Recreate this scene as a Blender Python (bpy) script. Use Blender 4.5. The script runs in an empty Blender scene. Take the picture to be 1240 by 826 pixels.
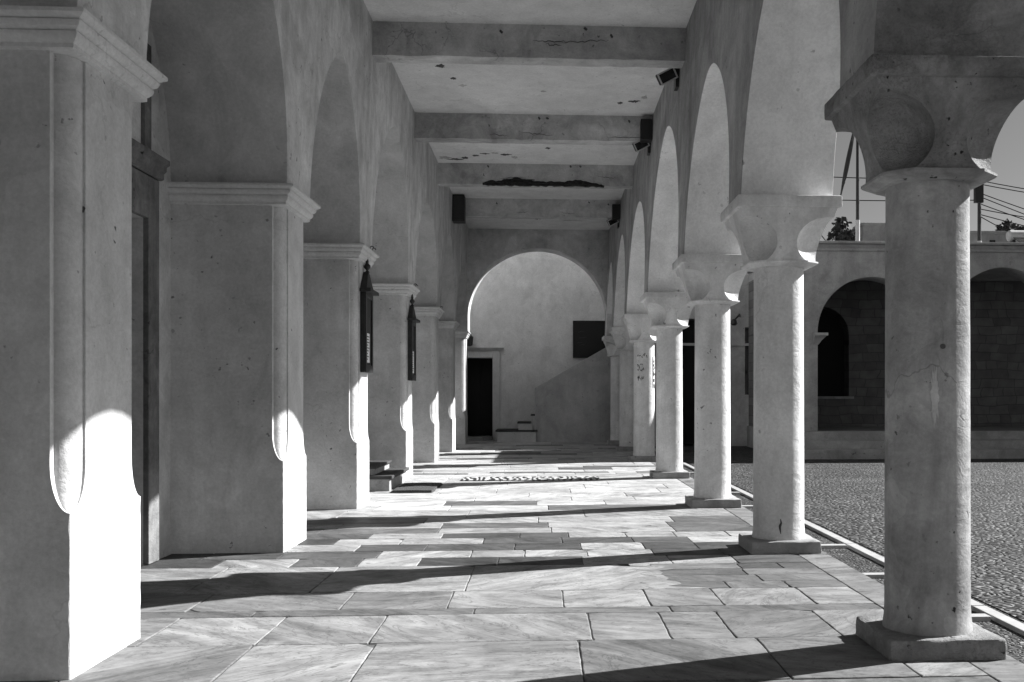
import bpy, bmesh, math, random
from mathutils import Vector, Matrix, noise as mnoise
R = math.radians
S = 2.0            # metres per unit of the survey (camera to pier faces)
EYE = 0.597        # eye height in survey units
sc = bpy.context.scene
col = sc.collection
random.seed(7)

def W(x, y, z): return (x*S, y*S, (z+EYE)*S)
FL = -EYE

# ------------------------------------------------------------------ materials
def new_mat(name):
    m = bpy.data.materials.new(name); m.use_nodes = True
    nt = m.node_tree; nt.nodes.clear()
    out = nt.nodes.new('ShaderNodeOutputMaterial')
    b = nt.nodes.new('ShaderNodeBsdfPrincipled')
    nt.links.new(b.outputs[0], out.inputs[0])
    return m, nt, b
def N(nt, t, **kw):
    n = nt.nodes.new(t)
    for k, v in kw.items():
        if k in n.inputs: n.inputs[k].default_value = v
        else: setattr(n, k, v)
    return n
def ramp(nt, src, p0, v0, p1, v1):
    r = nt.nodes.new('ShaderNodeMapRange'); r.clamp = True
    r.inputs[1].default_value = p0; r.inputs[2].default_value = p1
    r.inputs[3].default_value = v0; r.inputs[4].default_value = v1
    nt.links.new(src, r.inputs[0]); return r.outputs[0]
def mth(nt, op, a, b):
    n = nt.nodes.new('ShaderNodeMath'); n.operation = op
    for i, v in enumerate((a, b)):
        if isinstance(v, (int, float)): n.inputs[i].default_value = v
        else: nt.links.new(v, n.inputs[i])
    return n.outputs[0]
def grey(nt, val, sock):
    c = nt.nodes.new('ShaderNodeCombineColor')
    for i in range(3): nt.links.new(val, c.inputs[i])
    nt.links.new(c.outputs[0], sock)
def noise(nt, vec, scale, detail=4, rough=.55, dist=0):
    n = N(nt, 'ShaderNodeTexNoise'); n.inputs['Scale'].default_value = scale
    n.inputs['Detail'].default_value = detail; n.inputs['Roughness'].default_value = rough
    n.inputs['Distortion'].default_value = dist
    nt.links.new(vec, n.inputs['Vector']); return n.outputs['Fac']
def vmap(nt, vec, scale):
    n = nt.nodes.new('ShaderNodeMapping'); n.inputs['Scale'].default_value = scale
    nt.links.new(vec, n.inputs['Vector']); return n.outputs[0]

def plaster(name, base, dirt=.25, pits=.5, bump=.35, streak=.12, pitscale=16, cracks=.15, crackle=0, speck=0):
    m, nt, b = new_mat(name)
    pos = nt.nodes.new('ShaderNodeNewGeometry').outputs['Position']
    def warp(sc_, amt):
        wn = N(nt, 'ShaderNodeTexNoise'); wn.inputs['Scale'].default_value = sc_; wn.inputs['Detail'].default_value = 4
        nt.links.new(pos, wn.inputs['Vector'])
        mx = nt.nodes.new('ShaderNodeVectorMath'); mx.operation = 'MULTIPLY_ADD'
        nt.links.new(wn.outputs['Color'], mx.inputs[0]); mx.inputs[1].default_value = (amt, amt, amt); nt.links.new(pos, mx.inputs[2])
        return mx.outputs[0]
    big = ramp(nt, noise(nt, pos, .9, 5, .6, .6), .3, 1-dirt, .7, 1+dirt*.4)
    mid = ramp(nt, noise(nt, pos, 3.6, 7, .7, .5), .32, 1-dirt*.8, .68, 1+dirt*.4)
    fine = ramp(nt, noise(nt, pos, 42, 5, .75), .3, .86, .7, 1.09)
    st = ramp(nt, noise(nt, vmap(nt, pos, (3.2, 3.2, .35)), 1.0, 6, .65, .8), .3, 1-streak, .7, 1+streak*.4)
    v = mth(nt, 'MULTIPLY', mth(nt, 'MULTIPLY', big, mid), mth(nt, 'MULTIPLY', fine, st))
    # patched repairs: large ragged areas a shade apart
    vp = N(nt, 'ShaderNodeTexVoronoi'); vp.inputs['Scale'].default_value = .8; nt.links.new(warp(1.6, .9), vp.inputs['Vector'])
    sp = nt.nodes.new('ShaderNodeSeparateColor'); nt.links.new(vp.outputs['Color'], sp.inputs[0])
    v = mth(nt, 'MULTIPLY', v, ramp(nt, sp.outputs[0], 0, 1-dirt*.35, 1, 1.03))
    # water stains with a hard-ish rim
    stn = noise(nt, vmap(nt, pos, (1.3, 1.3, .6)), 1.1, 6, .62, 1.2)
    v = mth(nt, 'MULTIPLY', v, ramp(nt, stn, .56, 1.0, .63, 1-dirt*.5))
    # small dark pits and chips
    pn = noise(nt, pos, pitscale, 3, .5)
    pmask = ramp(nt, pn, .68, 0, .72, pits)
    gate = ramp(nt, noise(nt, pos, 1.7, 2), .44, 0, .58, 1)
    pm = mth(nt, 'MULTIPLY', pmask, gate)
    v = mth(nt, 'MULTIPLY', v, mth(nt, 'SUBTRACT', 1.0, pm))
    # hairline cracks
    vc = N(nt, 'ShaderNodeTexVoronoi'); vc.feature = 'DISTANCE_TO_EDGE'; vc.inputs['Scale'].default_value = .75; nt.links.new(warp(4.0, .45), vc.inputs['Vector'])
    cg = ramp(nt, noise(nt, pos, 1.3, 3), .50, 0, .58, cracks)
    cm = mth(nt, 'MULTIPLY', ramp(nt, vc.outputs['Distance'], .0015, 1, .005, 0), cg)
    v = mth(nt, 'MULTIPLY', v, mth(nt, 'SUBTRACT', 1.0, cm))
    h = mth(nt, 'ADD', mth(nt, 'MULTIPLY', noise(nt, pos, 60, 5, .7), .26),
            mth(nt, 'ADD', mth(nt, 'MULTIPLY', noise(nt, vmap(nt, pos, (1, 1, 1.7)), 8, 5, .62, .6), .9), noise(nt, pos, 1.6, 3, .5)))
    h = mth(nt, 'SUBTRACT', h, mth(nt, 'ADD', mth(nt, 'MULTIPLY', pm, .4), mth(nt, 'MULTIPLY', cm, .35)))
    if speck:
        sk = mth(nt, 'MULTIPLY', ramp(nt, noise(nt, pos, 75, 4, .7, .3), .53, 0, .66, 1), ramp(nt, noise(nt, vmap(nt, pos, (1, 1, .7)), 2.1, 5, .65, .5), .42, .0, .62, speck))
        v = mth(nt, 'MULTIPLY', v, mth(nt, 'SUBTRACT', 1.0, sk)); h = mth(nt, 'SUBTRACT', h, mth(nt, 'MULTIPLY', sk, .5))
    if crackle:
        v2 = N(nt, 'ShaderNodeTexVoronoi'); v2.feature = 'DISTANCE_TO_EDGE'; v2.inputs['Scale'].default_value = 24; nt.links.new(warp(16, .16), v2.inputs['Vector'])
        ck = mth(nt, 'MULTIPLY', ramp(nt, v2.outputs['Distance'], 0, 1, .12, 0), ramp(nt, noise(nt, pos, 2.6, 4, .6), .42, 0, .6, crackle))
        v = mth(nt, 'MULTIPLY', v, mth(nt, 'SUBTRACT', 1.0, mth(nt, 'MULTIPLY', ck, .75)))
        h = mth(nt, 'SUBTRACT', h, mth(nt, 'MULTIPLY', ck, .5))
    v = mth(nt, 'MULTIPLY', v, base)
    v = mth(nt, 'MINIMUM', v, .86)
    grey(nt, v, b.inputs['Base Color'])
    b.inputs['Roughness'].default_value = .85
    b.inputs['Specular IOR Level'].default_value = .25
    bp = nt.nodes.new('ShaderNodeBump'); bp.inputs['Strength'].default_value = bump
    bp.inputs['Distance'].default_value = .022
    nt.links.new(h, bp.inputs['Height']); nt.links.new(bp.outputs[0], b.inputs['Normal'])
    return m

def plain(name, base, rough=.6, var=.2, scale=12, bump=.2, metal=0, spec=.4):
    m, nt, b = new_mat(name)
    pos = nt.nodes.new('ShaderNodeNewGeometry').outputs['Position']
    n = noise(nt, pos, scale, 5, .6)
    grey(nt, mth(nt, 'MULTIPLY', ramp(nt, n, .3, 1-var, .7, 1+var), base), b.inputs['Base Color'])
    b.inputs['Roughness'].default_value = rough; b.inputs['Metallic'].default_value = metal
    b.inputs['Specular IOR Level'].default_value = spec
    bp = nt.nodes.new('ShaderNodeBump'); bp.inputs['Strength'].default_value = bump
    bp.inputs['Distance'].default_value = .01
    nt.links.new(noise(nt, pos, scale*4, 4, .6), bp.inputs['Height']); nt.links.new(bp.outputs[0], b.inputs['Normal'])
    return m

def marble_mat():
    m, nt, b = new_mat('marble_slabs')
    pos = nt.nodes.new('ShaderNodeNewGeometry').outputs['Position']
    at = nt.nodes.new('ShaderNodeAttribute'); at.attribute_name = 'tone'
    sep = nt.nodes.new('ShaderNodeSeparateColor'); nt.links.new(at.outputs['Color'], sep.inputs[0])
    tone, seed, rot = sep.outputs[0], sep.outputs[1], sep.outputs[2]
    # offset and turn the veins for every slab
    cb = nt.nodes.new('ShaderNodeCombineXYZ')
    nt.links.new(mth(nt, 'MULTIPLY', seed, 37.0), cb.inputs[0]); nt.links.new(mth(nt, 'MULTIPLY', seed, 91.0), cb.inputs[1])
    ad = nt.nodes.new('ShaderNodeVectorMath'); ad.operation = 'ADD'
    nt.links.new(pos, ad.inputs[0]); nt.links.new(cb.outputs[0], ad.inputs[1])
    vr = nt.nodes.new('ShaderNodeVectorRotate'); vr.rotation_type = 'Z_AXIS'
    nt.links.new(ad.outputs[0], vr.inputs['Vector'])
    nt.links.new(mth(nt, 'MULTIPLY', mth(nt, 'SUBTRACT', rot, .5), 2.2), vr.inputs['Angle'])
    p = vr.outputs[0]
    band = noise(nt, vmap(nt, p, (.9, 3.6, 1)), 1.0, 8, .68, 1.5)
    vein = noise(nt, vmap(nt, p, (1.2, 3.6, 1)), 1.6, 5, .6, 2.2)
    vd = mth(nt, 'ABSOLUTE', mth(nt, 'SUBTRACT', vein, .5), 0)
    veinm = ramp(nt, vd, .0, .55, .022, 1.0)
    cloud = ramp(nt, band, .34, .50, .62, 1.16)
    speck = ramp(nt, noise(nt, pos, 70, 3, .7), .3, .92, .7, 1.06)
    wear = mth(nt, 'MULTIPLY', ramp(nt, noise(nt, pos, 1.1, 6, .65, .6), .35, .78, .65, 1.08), ramp(nt, noise(nt, pos, 6, 6, .7, .8), .34, .80, .62, 1.06))
    v = mth(nt, 'MULTIPLY', mth(nt, 'MULTIPLY', tone, cloud), mth(nt, 'MULTIPLY', mth(nt, 'MULTIPLY', veinm, speck), wear))
    spots = ramp(nt, noise(nt, pos, 9, 2, .5), .73, 1, .76, .45)
    v = mth(nt, 'MINIMUM', mth(nt, 'MULTIPLY', v, spots), .85)
    grey(nt, v, b.inputs['Base Color'])
    nt.links.new(ramp(nt, noise(nt, pos, 5, 5, .65), .3, .5, .7, .78), b.inputs['Roughness'])
    b.inputs['Specular IOR Level'].default_value = .2
    h = mth(nt, 'ADD', noise(nt, pos, 3.2, 4, .55), mth(nt, 'MULTIPLY', noise(nt, pos, 34, 4, .65), .18))
    bp = nt.nodes.new('ShaderNodeBump'); bp.inputs['Strength'].default_value = .22
    bp.inputs['Distance'].default_value = .02
    nt.links.new(h, bp.inputs['Height']); nt.links.new(bp.outputs[0], b.inputs['Normal'])
    return m

def pebble_mat(name, lo, hi, sc_):
    m, nt, b = new_mat(name)
    pos = nt.nodes.new('ShaderNodeNewGeometry').outputs['Position']
    wob = N(nt, 'ShaderNodeTexNoise'); wob.inputs['Scale'].default_value = 9
    nt.links.new(pos, wob.inputs['Vector'])
    mx = nt.nodes.new('ShaderNodeVectorMath'); mx.operation = 'MULTIPLY_ADD'
    nt.links.new(wob.outputs['Color'], mx.inputs[0]); mx.inputs[1].default_value = (.06,.06,0); nt.links.new(pos, mx.inputs[2])
    v1 = N(nt, 'ShaderNodeTexVoronoi'); v1.inputs['Scale'].default_value = sc_; nt.links.new(mx.outputs[0], v1.inputs['Vector'])
    v2 = N(nt, 'ShaderNodeTexVoronoi'); v2.feature = 'DISTANCE_TO_EDGE'; v2.inputs['Scale'].default_value = sc_
    nt.links.new(mx.outputs[0], v2.inputs['Vector'])
    sep = nt.nodes.new('ShaderNodeSeparateColor'); nt.links.new(v1.outputs['Color'], sep.inputs[0])
    tone = ramp(nt, sep.outputs[0], 0, lo, 1, hi)
    patch = mth(nt, 'MULTIPLY', ramp(nt, noise(nt, vmap(nt, pos, (.6, 1.6, 1)), .6, 6, .7, 1.2), .36, .30, .62, 1.5), ramp(nt, noise(nt, pos, 3.2, 6, .75, .8), .36, .30, .64, 1.7))
    joint = ramp(nt, v2.outputs['Distance'], .0, .22, .10, 1)
    v = mth(nt, 'MULTIPLY', mth(nt, 'MULTIPLY', tone, patch), joint)
    grey(nt, v, b.inputs['Base Color'])
    b.inputs['Roughness'].default_value = .7
    dome = ramp(nt, v2.outputs['Distance'], 0, 0, .3, 1)
    h = mth(nt, 'ADD', mth(nt, 'POWER', dome, .6), mth(nt, 'MULTIPLY', sep.outputs[1], .55))
    bp = nt.nodes.new('ShaderNodeBump'); bp.inputs['Strength'].default_value = 1.0
    bp.inputs['Distance'].default_value = .035
    nt.links.new(h, bp.inputs['Height']); nt.links.new(bp.outputs[0], b.inputs['Normal'])
    return m

def ashlar_mat(name, base):
    m, nt, b = new_mat(name)
    tc = nt.nodes.new('ShaderNodeNewGeometry').outputs['Position']
    sp = nt.nodes.new('ShaderNodeSeparateXYZ'); nt.links.new(tc, sp.inputs[0])
    cb = nt.nodes.new('ShaderNodeCombineXYZ'); nt.links.new(sp.outputs[0], cb.inputs[0]); nt.links.new(sp.outputs[2], cb.inputs[1])
    nz = N(nt, 'ShaderNodeTexNoise'); nz.inputs['Scale'].default_value = 1.3; nt.links.new(cb.outputs[0], nz.inputs['Vector'])
    mx = nt.nodes.new('ShaderNodeVectorMath'); mx.operation = 'MULTIPLY_ADD'
    nt.links.new(nz.outputs['Color'], mx.inputs[0]); mx.inputs[1].default_value = (.5,.16,0); nt.links.new(cb.outputs[0], mx.inputs[2])
    br = nt.nodes.new('ShaderNodeTexBrick'); nt.links.new(mx.outputs[0], br.inputs['Vector'])
    br.offset = .37; br.squash = .6; br.squash_frequency = 3
    br.inputs['Scale'].default_value = 1.0; br.inputs['Brick Width'].default_value = .46; br.inputs['Row Height'].default_value = .21
    br.inputs['Mortar Size'].default_value = .008; br.inputs['Bias'].default_value = 0
    br.inputs['Color1'].default_value = (.75,.75,.75,1); br.inputs['Color2'].default_value = (1.1,1.1,1.1,1); br.inputs['Mortar'].default_value = (.55,.55,.55,1)
    sep = nt.nodes.new('ShaderNodeSeparateColor'); nt.links.new(br.outputs['Color'], sep.inputs[0])
    v = mth(nt, 'MULTIPLY', mth(nt, 'MULTIPLY', sep.outputs[0], base), ramp(nt, noise(nt, tc, 3, 5, .6), .3, .75, .7, 1.2))
    grey(nt, v, b.inputs['Base Color']); b.inputs['Roughness'].default_value = .9
    bp = nt.nodes.new('ShaderNodeBump'); bp.inputs['Strength'].default_value = .6; bp.inputs['Distance'].default_value = .03; bp.invert = True
    nt.links.new(br.outputs['Fac'], bp.inputs['Height']); nt.links.new(bp.outputs[0], b.inputs['Normal'])
    return m

def inlay_mat():
    m, nt, b = new_mat('inlaid_marble_pattern')
    pos = nt.nodes.new('ShaderNodeNewGeometry').outputs['Position']
    wv = N(nt, 'ShaderNodeTexWave'); wv.inputs['Scale'].default_value = 1.1; wv.inputs['Distortion'].default_value = 9
    wv.inputs['Detail'].default_value = 2; wv.inputs['Detail Scale'].default_value = 1.6; nt.links.new(vmap(nt, pos, (3, 1.6, 1)), wv.inputs['Vector'])
    v = ramp(nt, wv.outputs['Fac'], .44, .015, .54, .5)
    v = mth(nt, 'MULTIPLY', v, ramp(nt, noise(nt, pos, 8, 4, .6), .3, .7, .7, 1.15))
    grey(nt, v, b.inputs['Base Color']); b.inputs['Roughness'].default_value = .5
    return m

def poster_mat():
    m, nt, b = new_mat('printed_paper')
    pos = nt.nodes.new('ShaderNodeNewGeometry').outputs['Position']
    n = noise(nt, pos, 13, 2, .5, 1.0)
    grey(nt, ramp(nt, n, .46, .05, .54, .75), b.inputs['Base Color']); b.inputs['Roughness'].default_value = .6
    return m

def mat_doormat():
    m, nt, b = new_mat('bristle_mat')
    pos = nt.nodes.new('ShaderNodeNewGeometry').outputs['Position']
    n = noise(nt, pos, 90, 3, .7)
    grey(nt, ramp(nt, n, .3, .02, .7, .09), b.inputs['Base Color']); b.inputs['Roughness'].default_value = .95
    bp = nt.nodes.new('ShaderNodeBump'); bp.inputs['Strength'].default_value = 1; bp.inputs['Distance'].default_value = .02
    nt.links.new(n, bp.inputs['Height']); nt.links.new(bp.outputs[0], b.inputs['Normal'])
    return m

M = dict(
    wall=plaster('lime_plaster_wall', .64, .30, .5, .5, .12, 16, .25),
    pier=plaster('lime_plaster_pier', .62, .22, .8, .5, .10, 20, .14),
    colm=plaster('lime_plaster_column', .74, .20, .7, .5, .18, 19, .12),
    old=plaster('weathered_pitted_plaster', .40, .44, .9, .45, .34, 22, .3, .0, .0),
    oldcap_and_shade=plaster('blackened_plaster_and_shade', .30, .5, .9, .9, .2, 24, .25, .22, .28),  # grime of the nearest column; near soffits borrow it as painted shade
    ceil=plaster('lime_plaster_ceiling', .74, .14, .5, .35, .0, 16, .15),
    beam=plaster('stained_beam_plaster', .56, .38, .6, .6, .0, 16, .35),
    face_r=plaster('streaked_wash_painted_shade', .46, .34, .6, .55, .28, 16, .25),  # streaked wash, darkened so the column-side wall faces read as shaded
    face_l=plaster('left_face_painted_light', .74, .30, .6, .55, .22, 16, .25),  # pier-side wall faces made paler than their soffits to imitate light
    soffit_r=plaster('soffit_painted_light', .84, .16, .5, .4, .06, 16, .12),  # column-side soffits paler than the faces: light put into the colour
    soffit_l=plaster('soffit_painted_shade', .54, .2, .5, .4, .06, 16, .12),  # pier-side soffits darker than the faces: shade put into the colour
    frame=plaster('blackened_stone_frame', .24, .6, .9, .7, .4, 12, .4),
    chip=plaster('bare_chipped_plaster', .52, .3, .5, .5, .1),
    dark_tread=plaster('dark_stone_tread', .06, .3, .4, .4, 0),
    limewash=plaster('brightened_limewash', .76, .15, .3, .4, .06),  # paler than the parapet so the end wall reads as better lit
    parapet=plaster('shade_toned_parapet', .46, .2, .4, .35, .12),  # darker than the end wall: shade put into the colour
    trim=plaster('painted_moulding', .64, .14, .3, .25, .05),
    stone=plaster('dressed_stone', .36, .3, .5, .45, .05),
    far=plaster('courtyard_plaster', .42, .25, .4, .3, .15),
    marble=marble_mat(),
    grout=plain('dark_joint_mortar', .08, .9, .6, 14),
    court=pebble_mat('pebble_paving', .002, .055, 17),
    mosaic=pebble_mat('fine_pebble_mosaic', .012, .07, 34),
    strip=plain('white_marble_strip', .33, .6, .15, 6, .3),
    ground=plain('earth', .18, .95, .3, .3),
    ashlar=ashlar_mat('ashlar_stone', .14),
    wood=plain('dark_wood', .02, .6, .4, 20, .3),
    iron=plain('black_iron', .018, .45, .3, 30, .2, .0, .5),
    cable=plain('cable_sheath', .012, 1.0, .2, 30, .0, 0, 0.0),
    black=plain('black_plastic', .014, .5, .2, 30, .1),
    glass=plain('dark_glass', .012, .12, .1, 3, 0, 0, .6),
    paper=plain('white_paper', .7, .7, .1, 30, .05),
    rust=plain('exposed_rusted_steel', .025, .95, .6, 25, 1.0),
    crack=plain('crack_dark', .07, .95, .3, 30, .3),
    void=plain('unlit_interior', .01, .9, .1, 3, 0),
    cloth=plain('dark_flag_cloth', .04, .9, .3, 8, .2),
    steel=plain('painted_steel', .45, .4, .15, 10, .1),
    leaf=plain('foliage', .05, .8, .4, 3, .2),
    bark=plain('bark', .08, .9, .3, 9, .5),
    inlay=inlay_mat(), poster=poster_mat(), mat=mat_doormat(),
)

# ------------------------------------------------------------------ mesh helpers
class MB:
    def __init__(s): s.v = []; s.f = []
    def add(s, vs, fs):
        o = len(s.v); s.v += [tuple(v) for v in vs]; s.f += [tuple(i+o for i in f) for f in fs]
    def box(s, x0, x1, y0, y1, z0, z1):          # survey units
        vs = [W(x, y, z) for z in (z0, z1) for (x, y) in ((x0,y0),(x1,y0),(x1,y1),(x0,y1))]
        s.add(vs, [(3,2,1,0),(4,5,6,7),(0,1,5,4),(1,2,6,5),(2,3,7,6),(3,0,4,7)])
    def hexa(s, b, t):                            # eight points in survey units
        s.add([W(*p) for p in b+t], [(3,2,1,0),(4,5,6,7),(0,1,5,4),(1,2,6,5),(2,3,7,6),(3,0,4,7)])
    def rings(s, rings, closed=True, caps=True):
        n = len(rings[0]); fs = []
        for k in range(len(rings)-1):
            for i in range(n):
                j = (i+1) % n
                fs.append((k*n+i, k*n+j, (k+1)*n+j, (k+1)*n+i))
        if caps:
            fs.append(tuple(range(n-1, -1, -1))); fs.append(tuple((len(rings)-1)*n+i for i in range(n)))
        s.add([p for r in rings for p in r], fs)
    def tube(s, pts, r, n=8):                     # world points
        rs = []
        for k, p in enumerate(pts):
            p = Vector(p); a = Vector(pts[max(0,k-1)]); b = Vector(pts[min(len(pts)-1,k+1)])
            d = (b-a).normalized(); u = d.orthogonal().normalized() if abs(d.z) > .9 else d.cross(Vector((0,0,1))).normalized()
            w = d.cross(u); rr = r[k] if isinstance(r, (list, tuple)) else r
            rs.append([p + u*rr*math.cos(2*math.pi*i/n) + w*rr*math.sin(2*math.pi*i/n) for i in range(n)])
        s.rings(rs)
    def lathe(s, cx, cy, prof, n=48):             # survey units, prof (r, z)
        s.rings([[W(cx+r*math.cos(2*math.pi*i/n), cy+r*math.sin(2*math.pi*i/n), z) for i in range(n)] for r, z in prof])
    def build(s, name, mat, parent=None, smooth=None, bevel=0, seg=2, rough=0, cell=.05):
        me = bpy.data.meshes.new(name); me.from_pydata(s.v, [], s.f); me.validate()
        bm = bmesh.new(); bm.from_mesh(me); bmesh.ops.recalc_face_normals(bm, faces=bm.faces)
        if bevel:
            es = [e for e in bm.edges if len(e.link_faces) == 2 and e.calc_face_angle(0) > R(30)]
            bmesh.ops.bevel(bm, geom=es, offset=bevel, segments=seg, profile=.5, affect='EDGES', clamp_overlap=True)
        if rough:                                   # worn, chipped masonry
            for it in range(5):
                es = [e for e in bm.edges if e.calc_length() > cell]
                if not es: break
                bmesh.ops.subdivide_edges(bm, edges=es, cuts=1, use_grid_fill=True)
            bm.normal_update()
            sharp = {v: 1.0 if any(f.normal.angle(v.link_faces[0].normal, 0) > .3 for f in v.link_faces) else .35 for v in bm.verts}
            mv = {}
            for v in bm.verts:
                k = mnoise.noise(v.co*9)+.7*mnoise.noise(v.co*23)
                chip = max(0, mnoise.noise(v.co*14+Vector((5,1,2)))-.25)*2.2*(1 if sharp[v] == 1 else 0)
                mv[v] = v.normal*(rough*(k*sharp[v]*.6-chip))
            for v, d_ in mv.items(): v.co += d_
        bm.to_mesh(me); bm.free()
        if smooth:
            me.polygons.foreach_set('use_smooth', [True]*len(me.polygons)); me.set_sharp_from_angle(angle=R(smooth))
        me.materials.append(mat)
        o = bpy.data.objects.new(name, me); col.objects.link(o)
        if parent is not None:
            root = parent
            off = Vector((0,0,0))
            while root is not None: off += root.location; root = root.parent
            o.parent = parent; me.transform(Matrix.Translation(-off))
        return o

def tag(o, label=None, cat=None, group=None, kind=None):
    if label: o['label'] = label
    if cat: o['category'] = cat
    if group: o['group'] = group
    if kind: o['kind'] = kind
    return o
def thing(name, label, cat, loc, group=None):
    o = bpy.data.objects.new(name, None); o.empty_display_size = .2; o.location = W(*loc); col.objects.link(o)
    return tag(o, label, cat, group)
def struct(name, mb, mat, **kw): return tag(mb.build(name, mat, **kw), kind='structure')

def arch_pts(y0, y1, zs, h, n=28, w=.14):
    """points of a pointed arch from (y0,zs) to (y1,zs) with rise h"""
    a = (y1-y0)/2; ym = (y0+y1)/2
    Rr = (a*a+h*h)/(2*a)
    pts = []
    t1 = math.atan2(h, Rr-a) if Rr > a else math.pi/2
    for i in range(n+1):
        t = t1*i/n
        pts.append((y0+Rr-Rr*math.cos(t), zs+Rr*math.sin(t)))
    right = [(2*ym-p[0], p[1]) for p in reversed(pts[:-1])]
    # the old plaster has rounded the point
    def f(u): return zs+math.sqrt(max(0, Rr*Rr-(u+Rr-a)**2))
    sl = (w+Rr-a)/math.sqrt(Rr*Rr-(w+Rr-a)**2)
    if a > .3:
        keep = [p for p in pts if ym-p[0] > w]
        pts = keep+[(ym-w*k/10, f(w)+sl*(w*w-(w*k/10)**2)/(2*w)) for k in range(10, -1, -1)]
        right = [(2*ym-p[0], p[1]) for p in reversed(pts[:-1])]
    out = pts+right
    return out

# ------------------------------------------------------------------ survey
PIER = [-1.2, .46, 2.24, 4.01, 5.55, 7.48, 9.39, 11.16, 12.93]
PT = .38
COLY = [2.42, 4.0, 5.61, 7.59, 9.56, 11.38, 12.98]
XC = .911
SPL, SPR = .80, .75
ZC = 2.065; ZB = 1.88
LAPEX = [1.6, 1.60, 1.62, 1.635, 1.73, 1.585, 1.63, 1.60]
RAPEX = [1.57, 1.57, 1.575, 1.555, 1.73, 1.61, 1.65, 1.60]

# ------------------------------------------------------------------ the ground
g = MB(); g.add([(-3000,-3000,-.30),(3000,-3000,-.30),(3000,6000,-.30),(-3000,6000,-.30)], [(0,1,2,3)])
struct('ground', g, M['ground'])
g = MB(); g.add([(1.3*S,-30,-.028),(90,-30,-.028),(90,60,-.028),(1.3*S,60,-.028)], [(0,1,2,3)])
struct('courtyard_paving', g, M['court'])
g = MB(); g.add([(1.05*S,-30,-.034),(1.34*S,-30,-.034),(1.34*S,40,-.034),(1.05*S,40,-.034)], [(0,1,2,3)])
struct('mosaic_border', g, M['mosaic'])
g = MB()
def strip(x0, x1, y0, y1, zt=-.008, zb=-.06):
    g.add([(x*S, y*S, z) for z in (zb, zt) for (x, y) in ((x0,y0),(x1,y0),(x1,y1),(x0,y1))],
          [(3,2,1,0),(4,5,6,7),(0,1,5,4),(1,2,6,5),(2,3,7,6),(3,0,4,7)])
yy = -6.0
while yy < 11.5:
    L = random.uniform(.5, .8); strip(1.222, 1.262, yy, yy+L-.008); yy += L
for yc in (1.2, 2.02, 2.75, 3.42, 4.1, 4.85, 5.6, 6.4, 7.2, 8.1, 9.0, 10.0):
    strip(1.072, 1.214, yc, yc+.04)
struct('marble_edging', g, M['strip'], bevel=.004)

# marble floor slabs
fv, ff, ft = [], [], []
def slab(x0, x1, y0, y1, tone, gap=.0004):
    tone *= .53
    gx = gap*random.uniform(.6, 1.4); gy = gap*random.uniform(.6, 1.4)
    zt = random.uniform(-.003, .0)
    x0 += gx; x1 -= gx; y0 += gy; y1 -= gy
    j = lambda a: random.uniform(-a, a)
    sk = j(.004)
    nx = max(4, int((x1-x0)/.035)); ny = max(3, int((y1-y0)/.035))
    P = []
    r = .004
    for k in range(nx): P.append((x0+r+(x1-x0-2*r)*k/nx, y0+abs(j(.0021))))
    for k in range(ny): P.append((x1-abs(j(.0021)), y0+r+(y1-y0-2*r)*k/ny))
    for k in range(nx): P.append((x1-r-(x1-x0-2*r)*k/nx, y1-abs(j(.0021))))
    for k in range(ny): P.append((x0+abs(j(.0021)), y1-r-(y1-y0-2*r)*k/ny))
    # a broken corner now and then
    if random.random() < .22:
        q = random.choice([0, nx, nx+ny, 2*nx+ny]); c0 = P[q]; cx, cy_ = (x0+x1)/2, (y0+y1)/2
        P[q] = (c0[0]+(.018 if cx > c0[0] else -.018)*random.random(), c0[1]+(.018 if cy_ > c0[1] else -.018)*random.random())
    n = len(P); o = len(fv); b = .0022
    cx, cy_ = (x0+x1)/2, (y0+y1)/2
    fv.extend([(p[0]*S, p[1]*S, -.05) for p in P])
    fv.extend([(p[0]*S, p[1]*S, zt-.0025) for p in P])
    hx, hy = (x1-x0)/2, (y1-y0)/2
    fv.extend([((cx+(p[0]-cx)*(1-b/hx))*S, (cy_+(p[1]-cy_)*(1-b/hy))*S, zt) for p in P])
    c = (tone, random.random(), random.random())
    for a in range(n):
        bq = (a+1) % n
        ff.append((o+a, o+bq, o+n+bq, o+n+a)); ft.append(c)
        ff.append((o+n+a, o+n+bq, o+2*n+bq, o+2*n+a)); ft.append(c)
    ff.append(tuple(o+2*n+a for a in range(n))); ft.append(c)
XL, XR = -1.42, .95
def row(y0, y1, joints=None, wmin=.4, wmax=.7, tones=(.46, .60), dark=0, dt=(.17, .26), x0=XL, x1=XR):
    if joints is None:
        joints = []; x = x0+random.uniform(.1, wmax)
        while x < x1-.12: joints.append(x); x += random.uniform(wmin, wmax)
    xs = [x0]+list(joints)+[x1]
    for a, b in zip(xs, xs[1:]):
        t = random.uniform(*dt) if random.random() < dark else random.uniform(*tones)
        slab(a, b, y0, y1, t)
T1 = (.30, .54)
y = -2.2
while y < 2.0: row(y, min(y+.35, 2.16), tones=T1); y += .35
row(1.95+.21, 2.53, [-1.02, -.70, -.41, .08, .52, .80], tones=T1)
row(2.53, 2.85, [-.98, -.70, -.43, .115, .31, .47, .74], tones=T1)
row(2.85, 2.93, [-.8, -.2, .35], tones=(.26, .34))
row(2.93, 3.19, [-1.0, -.58, -.28, .05, .30, .51, .78], tones=(.38, .52))
row(3.19, 3.67, [-1.1, -.72, -.25, .37], tones=(.46, .56), x1=.37+.001)
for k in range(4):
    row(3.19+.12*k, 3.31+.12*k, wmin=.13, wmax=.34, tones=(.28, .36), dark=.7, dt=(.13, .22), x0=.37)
T2 = (.52, .74)
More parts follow.
